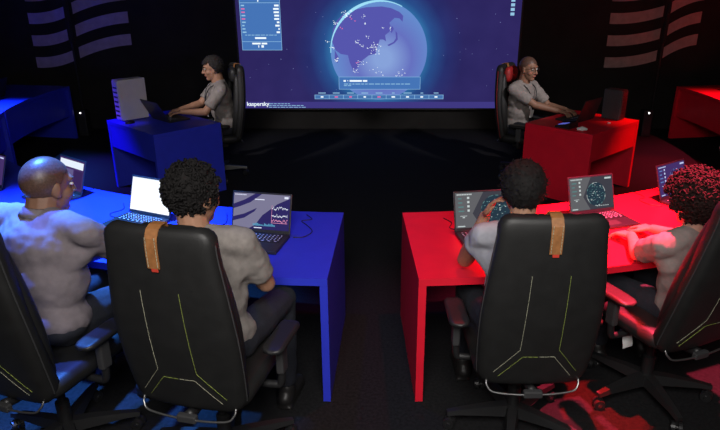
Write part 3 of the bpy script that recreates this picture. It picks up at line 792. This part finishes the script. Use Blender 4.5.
# ------------------------------------------------------------------ laptops
def laptop(label, loc, rz, W=.36, D=.245, tilt=108, pic='globe', z=.74, bright=1.0, legend=True):
    "origin under the hinge centre; the user sits on the -Y side"
    t = thing('laptop', label, 'laptop', (loc[0], loc[1], z), rz, 'laptops on the desks')
    bm = bmesh.new(); box(bm, (0, -D / 2, .010), (W, D, .018), bev=.004); base = bmobj('base', bm, lapm, t)
    bm = bmesh.new(); bl = bmesh.new()
    for r in range(5):
        n = 14 if r < 4 else 8
        for k in range(n):
            wk = (W - .05) / n; x = -W / 2 + .025 + wk * (k + .5); y = -.035 - r * .0205
            ww = wk - .003 if not (r == 4 and k in (3, 4)) else wk
            box(bm, (x, y, .0205), (ww, .017, .003)); box(bl, (x - wk * .1, y + .002, .0224), (wk * .38, .006, .0008))
    ks = bmobj('keys', bm, keym, base); ks['kind'] = 'stuff'
    ks = bmobj('key_legends', bl, keyleg, base); ks['kind'] = 'stuff'
    bm = bmesh.new(); box(bm, (0, -D + .055, .0195), (.105, .07, .0012)); bmobj('trackpad', bm, dplastic, base)
    # lid, hinged at the origin
    a = R(tilt - 90); up = Vector((0, math.sin(a), math.cos(a))); nr = Vector((0, -math.cos(a), math.sin(a)))
    Rm = Matrix((Vector((1, 0, 0)), -nr, up)).transposed()
    LH = D * .96
    def LP(x, h, d=0): return Vector((0, .002, .017)) + Vector((x, 0, 0)) + up * h + nr * d
    bm = bmesh.new(); box(bm, LP(0, LH / 2), (W, .007, LH), Rm, .003); lid = bmobj('lid', bm, lapm, t)
    for s in (-1, 1):
        bm = bmesh.new(); cap(bm, (s * W * .32 - .02, .002, .016), (s * W * .32 + .02, .002, .016), .006, .006, 8, True, True); bmobj('hinge', bm, plastic, t)
    dw, dh = W - .018, LH - .03; h0 = .02
    def quad(bm, x0, y0, x1, y1, d, mi):
        "x,y in 0..1 on the display, y up"
        vs_ = [bm.verts.new(LP((u - .5) * dw, h0 + v * dh, d)) for u, v in ((x0, y0), (x1, y0), (x1, y1), (x0, y1))]
        f = bm.faces.new(vs_); f.material_index = mi
    def poly(bm, pts, d, mi):
        f = bm.faces.new([bm.verts.new(LP((u - .5) * dw, h0 + v * dh, d)) for u, v in pts]); f.material_index = mi
    k = bright
    pal = {'globe': ((.05, .05, .065), (.12, .12, .13), (.55, .62, .62), (.02, .04, .06), (.10, .22, .22)),
           'charts': ((.028, .022, .12), (.20, .19, .30), (.75, .78, .95), (.02, .015, .09), (.10, .35, .55)),
           'white': ((.85, .90, 1.0), (.8, .85, 1), (.4, .5, .8), (.7, .75, .9), (.5, .6, .9)),
           'violet': ((.06, .03, .14), (.12, .10, .25), (.55, .6, .9), (.04, .02, .10), (.12, .2, .5)),
           'window': ((.06, .03, .14), (.12, .10, .25), (.8, .88, 1.0), (.04, .02, .10), (.12, .2, .5)),
           'dark': ((.008, .008, .012), (.012, .012, .018), (.03, .03, .04), (.006, .006, .01), (.01, .02, .03))}[pic]
    ms = [glow('lap_%s_%d_%.2f' % (pic, i, k), c, k) for i, c in enumerate(pal)] + [glow('lap_pink', (.8, .3, .5), 1)]
    bm = bmesh.new(); box(bm, LP(0, h0 + dh / 2, .0036), (dw, .0012, dh), Rm); dp = bmobj('display', bm, ms[0], lid)
    rg = random.Random(label)
    bm = bmesh.new(); d = .0046
    if pic == 'charts':
        poly(bm, [(.0, .02), (.30, .02), (.40, .12), (.52, .40), (.78, .74), (1, .92), (1, 1), (0, 1)], d, 1)
        poly(bm, [(0, .55), (.12, .62), (.3, .75), (.5, 1), (.38, 1), (.2, .82), (0, .68)], d + .0004, 0)
        poly(bm, [(0, .2), (.2, .3), (.38, .5), (.42, .6), (.2, .42), (0, .32)], d + .0004, 0)
        for r, mi in ((.62, 2), (.42, 2), (.27, 5)):
            y = r
            for j in range(22):
                y2 = r + rg.uniform(-.05, .05); x = .69 + j * .0128
                poly(bm, [(x, y - .012), (x + .0128, y2 - .012), (x + .0128, y2 + .012), (x, y + .012)], d + .0008, mi); y = y2
        quad(bm, .685, .2, .69, .7, d + .0008, 5); quad(bm, .685, .2, .97, .212, d + .0008, 5)
        for j in range(20):
            x = .36 + j * .02; h = rg.uniform(.02, .08); quad(bm, x, .1, x + .014, .1 + h, d + .0008, 4)
        quad(bm, .38, .03, .52, .055, d + .0008, 2); quad(bm, .38, .83, .55, .855, d + .0008, 2); quad(bm, .9, .9, .97, .96, d + .0008, 2)
        for j in range(8): quad(bm, .02 + j * .026, .94, .04 + j * .026, .965, d + .0008, 2)
    elif pic in ('globe', 'violet'):
        n = 36; cx_, cy_, rx, ry = (.72, .46, .27, .44) if W > .355 else (.60, .46, .22, .36)
        if pic == 'globe': poly(bm, [(0, 0), (.45, 0), (.3, .4), (.5, 1), (0, 1)], d, 1)
        poly(bm, [(cx_ + rx * math.cos(2 * math.pi * j / n), cy_ + ry * math.sin(2 * math.pi * j / n)) for j in range(n)], d + .0004, 3)
        for j in range(n):
            if rg.random() < .3: continue
            a0, a1 = 2 * math.pi * j / n, 2 * math.pi * (j + 1.1) / n; wd = rg.uniform(.02, .07)
            poly(bm, [(cx_ + rx * f * math.cos(q), cy_ + ry * f * math.sin(q)) for f, q in ((1, a0), (1, a1), (1 - wd, a1), (1 - wd, a0))], d + .0008, 2 if rg.random() < .45 else 4)
        for j in range(60):
            q = rg.random() * 6.28; f = math.sqrt(rg.random()) * .9; x, y = cx_ + rx * f * math.cos(q), cy_ + ry * f * math.sin(q); s = rg.uniform(.006, .016)
            quad(bm, x, y, x + s * 1.6, y + s * 1.6, d + .0008, 4 if rg.random() < .7 else 2)
        for j in range(9): quad(bm, .03 + j * .03, .93, .052 + j * .03, .965, d + .0008, 2)
        for x0, y0 in ((.05, .82), (.05, .70), (.05, .58), (.05, .46)):
            quad(bm, x0, y0, x0 + rg.uniform(.06, .12), y0 + .035, d + .0008, 4); quad(bm, x0 + .16, y0, x0 + .20, y0 + .06, d + .0008, 2)
        quad(bm, .08, .33, .2, .345, d + .0008, 2); quad(bm, .12, .28, .16, .31, d + .0008, 2); quad(bm, .03, .03, .16, .06, d + .0008, 2)
        for j in range(6): quad(bm, .6 + j * .05, .08, .63 + j * .05, .1, d + .0008, 2)
        quad(bm, .82, .9, .97, .95, d + .0008, 2)
    elif pic == 'white':
        for j in range(7): quad(bm, .05, .12 + j * .11, .05 + rg.uniform(.3, .85), .125 + j * .11, d, 1)
        quad(bm, 0, .965, 1, 1, d, 3)
    elif pic == 'window':
        quad(bm, .03, .72, .97, .95, d, 2); quad(bm, .03, .08, .6, .66, d, 1); quad(bm, .64, .08, .97, .66, d, 3)
        for j in range(6): quad(bm, .08, .14 + j * .08, .08 + rg.uniform(.2, .45), .16 + j * .08, d + .0004, 4)
    else:
        for j in range(5): quad(bm, .1, .2 + j * .13, .1 + rg.uniform(.2, .6), .22 + j * .13, d, 2)
    im = bmobj('screen_image', bm, None, dp)
    for q in ms: im.data.materials.append(q)
    return t
laptop('black laptop with line charts on its screen, on the blue desk beside the aisle', (-.655, 3.305), R(-11), pic='charts')
laptop('laptop with a bright blank white screen, left of the curly-haired man', (-1.40, 3.59), R(-24), pic='white', W=.33, bright=1.3)
laptop('laptop half hidden behind the head of the bald man', (-2.12, 4.06), R(-36), pic='window', W=.33)
laptop('laptop cut by the left picture edge, on the blue curved desk', (-2.76, 4.22), R(-35), pic='violet', W=.35)
laptop('laptop showing a globe map, before the man resting on his hand', (.655, 3.345), R(9), pic='globe')
laptop('laptop showing a globe map, behind the strap of the black chair at the red desk', (1.39, 3.64), R(17), pic='globe', W=.33)
laptop('laptop showing a violet globe map, beside the curly-haired person', (2.05, 3.95), R(34), pic='violet', W=.33)
laptop('laptop cut by the right picture edge, on the red curved desk', (2.75, 4.50), R(40), pic='globe', W=.34)
rzB, rzR = math.atan2(.68, -.73), math.atan2(-.68, -.73)
def from_person(lo, rz, x, y): return (Matrix.Rotation(rz, 3, 'Z') @ Vector((x, y, 0)) + Vector(lo))
pB = from_person((-1.78, 6.93, 0), rzB, 0, .68); laptop('black laptop of the presenter at the blue desk', pB, rzB, pic='dark', tilt=118)
pR = from_person((1.76, 6.93, 0), rzR, 0, .70); laptop('black laptop of the presenter at the red desk', pR, rzR, pic='dark', tilt=108)
laptop('dark laptop on the far blue desk under the striped graphic', (-4.72, 7.75), R(-88), pic='violet', bright=.3)
laptop('dark laptop on the far red desk under the striped graphic', (4.78, 8.2), R(92), pic='dark')

# ------------------------------------------------------------------ cables, towers, small things
def cable(label, pts, r=.0028, z=.743):
    bm = bmesh.new(); c = Vector((*pts[0][:2], .74)); tube(bm, [p - c for p in smooth_path([(p[0], p[1], p[2] if len(p) > 2 else z) for p in pts], 7)], r, 6)
    return tag(bmobj('power_cable', bm, plastic, loc=c, smooth=True), label, 'cable', 'laptop cables')
cable('thin black cable looping beside the laptop with line charts', [(-.462, 3.27), (-.40, 3.28), (-.36, 3.36), (-.40, 3.46), (-.44, 3.53), (-.38, 3.56), (-.42, 3.64)])
cable('thin black cable left of the laptop with line charts', [(-.842, 3.33), (-.88, 3.36), (-.93, 3.33), (-.95, 3.40), (-.90, 3.5), (-.93, 3.66)])
cable('thin black cable beside the laptop with the white screen', [(-1.56, 3.60), (-1.63, 3.60), (-1.67, 3.66), (-1.62, 3.74), (-1.66, 3.85)])
cable('thin dark cable on the red desk beside the violet globe laptop', [(1.90, 3.80), (1.83, 3.83), (1.80, 3.92), (1.86, 3.98), (1.82, 4.1)])
cable('thin dark cable behind the laptop before the man resting on his hand', [(.50, 3.38), (.46, 3.42), (.48, 3.5), (.44, 3.58)])
def tower(label, side, h, m, d=.30, wdt=.15):
    pod = podR if side > 0 else podB
    lx = (1 if side < 0 else -1)
    c = pod.location + Matrix.Rotation(pod.rotation_euler.z, 3, 'Z') @ Vector((lx * .35, .15, 0))
    t = thing('computer_tower', label, 'computer', (c.x, c.y, .74), pod.rotation_euler.z)
    bm = bmesh.new(); box(bm, (0, 0, h / 2 + .008), (wdt, d, h), bev=.008); bmobj('case', bm, m, t)
    bm = bmesh.new(); box(bm, (0, d / 2 + .003, h / 2 + .008), (wdt - .02, .008, h - .03), bev=.003); fp = bmobj('front_panel', bm, m, t)
    for k in range(7):
        bm = bmesh.new(); box(bm, (0, d / 2 + .008, h * (.14 + .115 * k)), (wdt - .05, .003, .018)); bmobj('vent_slot', bm, plastic, fp)
    for sx in (-1, 1):
        bm = bmesh.new(); box(bm, (sx * (wdt / 2 + .001), -.005, h / 2 + .008), (.004, d - .04, h - .04), bev=.0015); bmobj('side_panel', bm, m, t)
        for sy in (-1, 1):
            bm = bmesh.new(); lathe(bm, [(.014, 0), (.012, .009)], 10); bmobj('foot', bm, plastic, t, loc=(sx * (wdt / 2 - .025), sy * (d / 2 - .04), 0))
whitecase = mat('white_case', (.55, .52, .55), .5, var=.04, vscale=10); greycase = mat('charcoal_case', (.045, .045, .05), .5, var=.1, vscale=10)
tower('white computer tower with vent slots on the blue presenter desk', -1, .42, whitecase, .30, .13)
tower('charcoal computer tower on the red presenter desk', 1, .31, greycase, .20, .13)
def on_pod(pod, x, y): return pod.location + Matrix.Rotation(pod.rotation_euler.z, 3, 'Z') @ Vector((x, y, 0))
def mouse(label, p, rz):
    t = thing('computer_mouse', label, 'mouse', (p[0], p[1], .74), rz)
    bm = bmesh.new(); ell(bm, (0, 0, .004), (.03, .052, .032)); bmesh.ops.bisect_plane(bm, geom=bm.verts[:] + bm.edges[:] + bm.faces[:], plane_co=(0, 0, .0005), plane_no=(0, 0, 1), clear_inner=True)
    bmesh.ops.contextual_create(bm, geom=[e for e in bm.edges if e.is_boundary]); bmobj('shell', bm, plastic, t, True)
    bm = bmesh.new(); cap(bm, (-.004, .028, .030), (.004, .028, .030), .009, .009, 10, True, True); bmobj('scroll_wheel', bm, dplastic, t)
mouse('black computer mouse beside the white tower on the blue presenter desk', on_pod(podB, .17, .28), rzB)
def phone(label, p, rz):
    t = thing('desk_phone', label, 'phone', (p[0], p[1], .74), rz)
    bm = bmesh.new(); loft(bm, [[Vector((x, y, 0)) for x, y in ((-.09, -.08), (.09, -.08), (.09, .08), (-.09, .08))], [Vector((-.085, -.078, .02)), Vector((.085, -.078, .02)), Vector((.085, .075, .055)), Vector((-.085, .075, .055))]]); bmobj('body', bm, plastic, t)
    for r in range(3):
        for k in range(4):
            bm = bmesh.new(); box(bm, (-.01 + k * .024, -.045 + r * .03, .031 + r * .0066), (.016, .018, .006), Matrix.Rotation(R(12), 3, 'X'), .001); bmobj('button', bm, glow('lit_key', (.10, .12, .55), .9), t)
    bm = bmesh.new(); cap(bm, (-.06, -.07, .045), (-.06, .07, .075), .016, .016, 8); bmobj('handset', bm, plastic, t, True)
phone('small black keypad with blue lit buttons on the red presenter desk', on_pod(podR, .36, .02), rzR)
# crumpled paper on the red podium
def wad(label, p, s):
    bm = bmesh.new(); ell(bm, (0, 0, 0), (s, s * .7, s * .4), sub=3)
    for v in bm.verts: v.co *= 1 + .35 * noise.noise(v.co * 60 + Vector((p[0], p[1], 3)))
    zm = min(v.co.z for v in bm.verts)
    for v in bm.verts: v.co.z -= zm
    return tag(bmobj('crumpled_paper', bm, paper, loc=(p[0], p[1], .74)), label, 'paper')
wad('crumpled white paper near the front corner of the red presenter desk', on_pod(podR, .42, .22), .05)
wad('tiny paper scrap beside the dark tower on the red presenter desk', on_pod(podR, -.10, .24), .018)
# paper tag hanging from the far right chair
bm = bmesh.new(); rings = []
for k in range(7):
    z = -.085 * k / 6; y = .004 * math.sin(k * .9); rings.append([Vector((-.03, y, z)), Vector((.03, y + .003, z)), Vector((.03, y + .0045, z)), Vector((-.03, y + .0015, z))])
loft(bm, rings)
o = bmobj('paper_tag', bm, paper, loc=(1.338, 2.79, .40)); o.rotation_euler = (0, R(-6), R(15)); tag(o, 'white paper tag hanging from the armrest of the right-hand chair', 'tag')
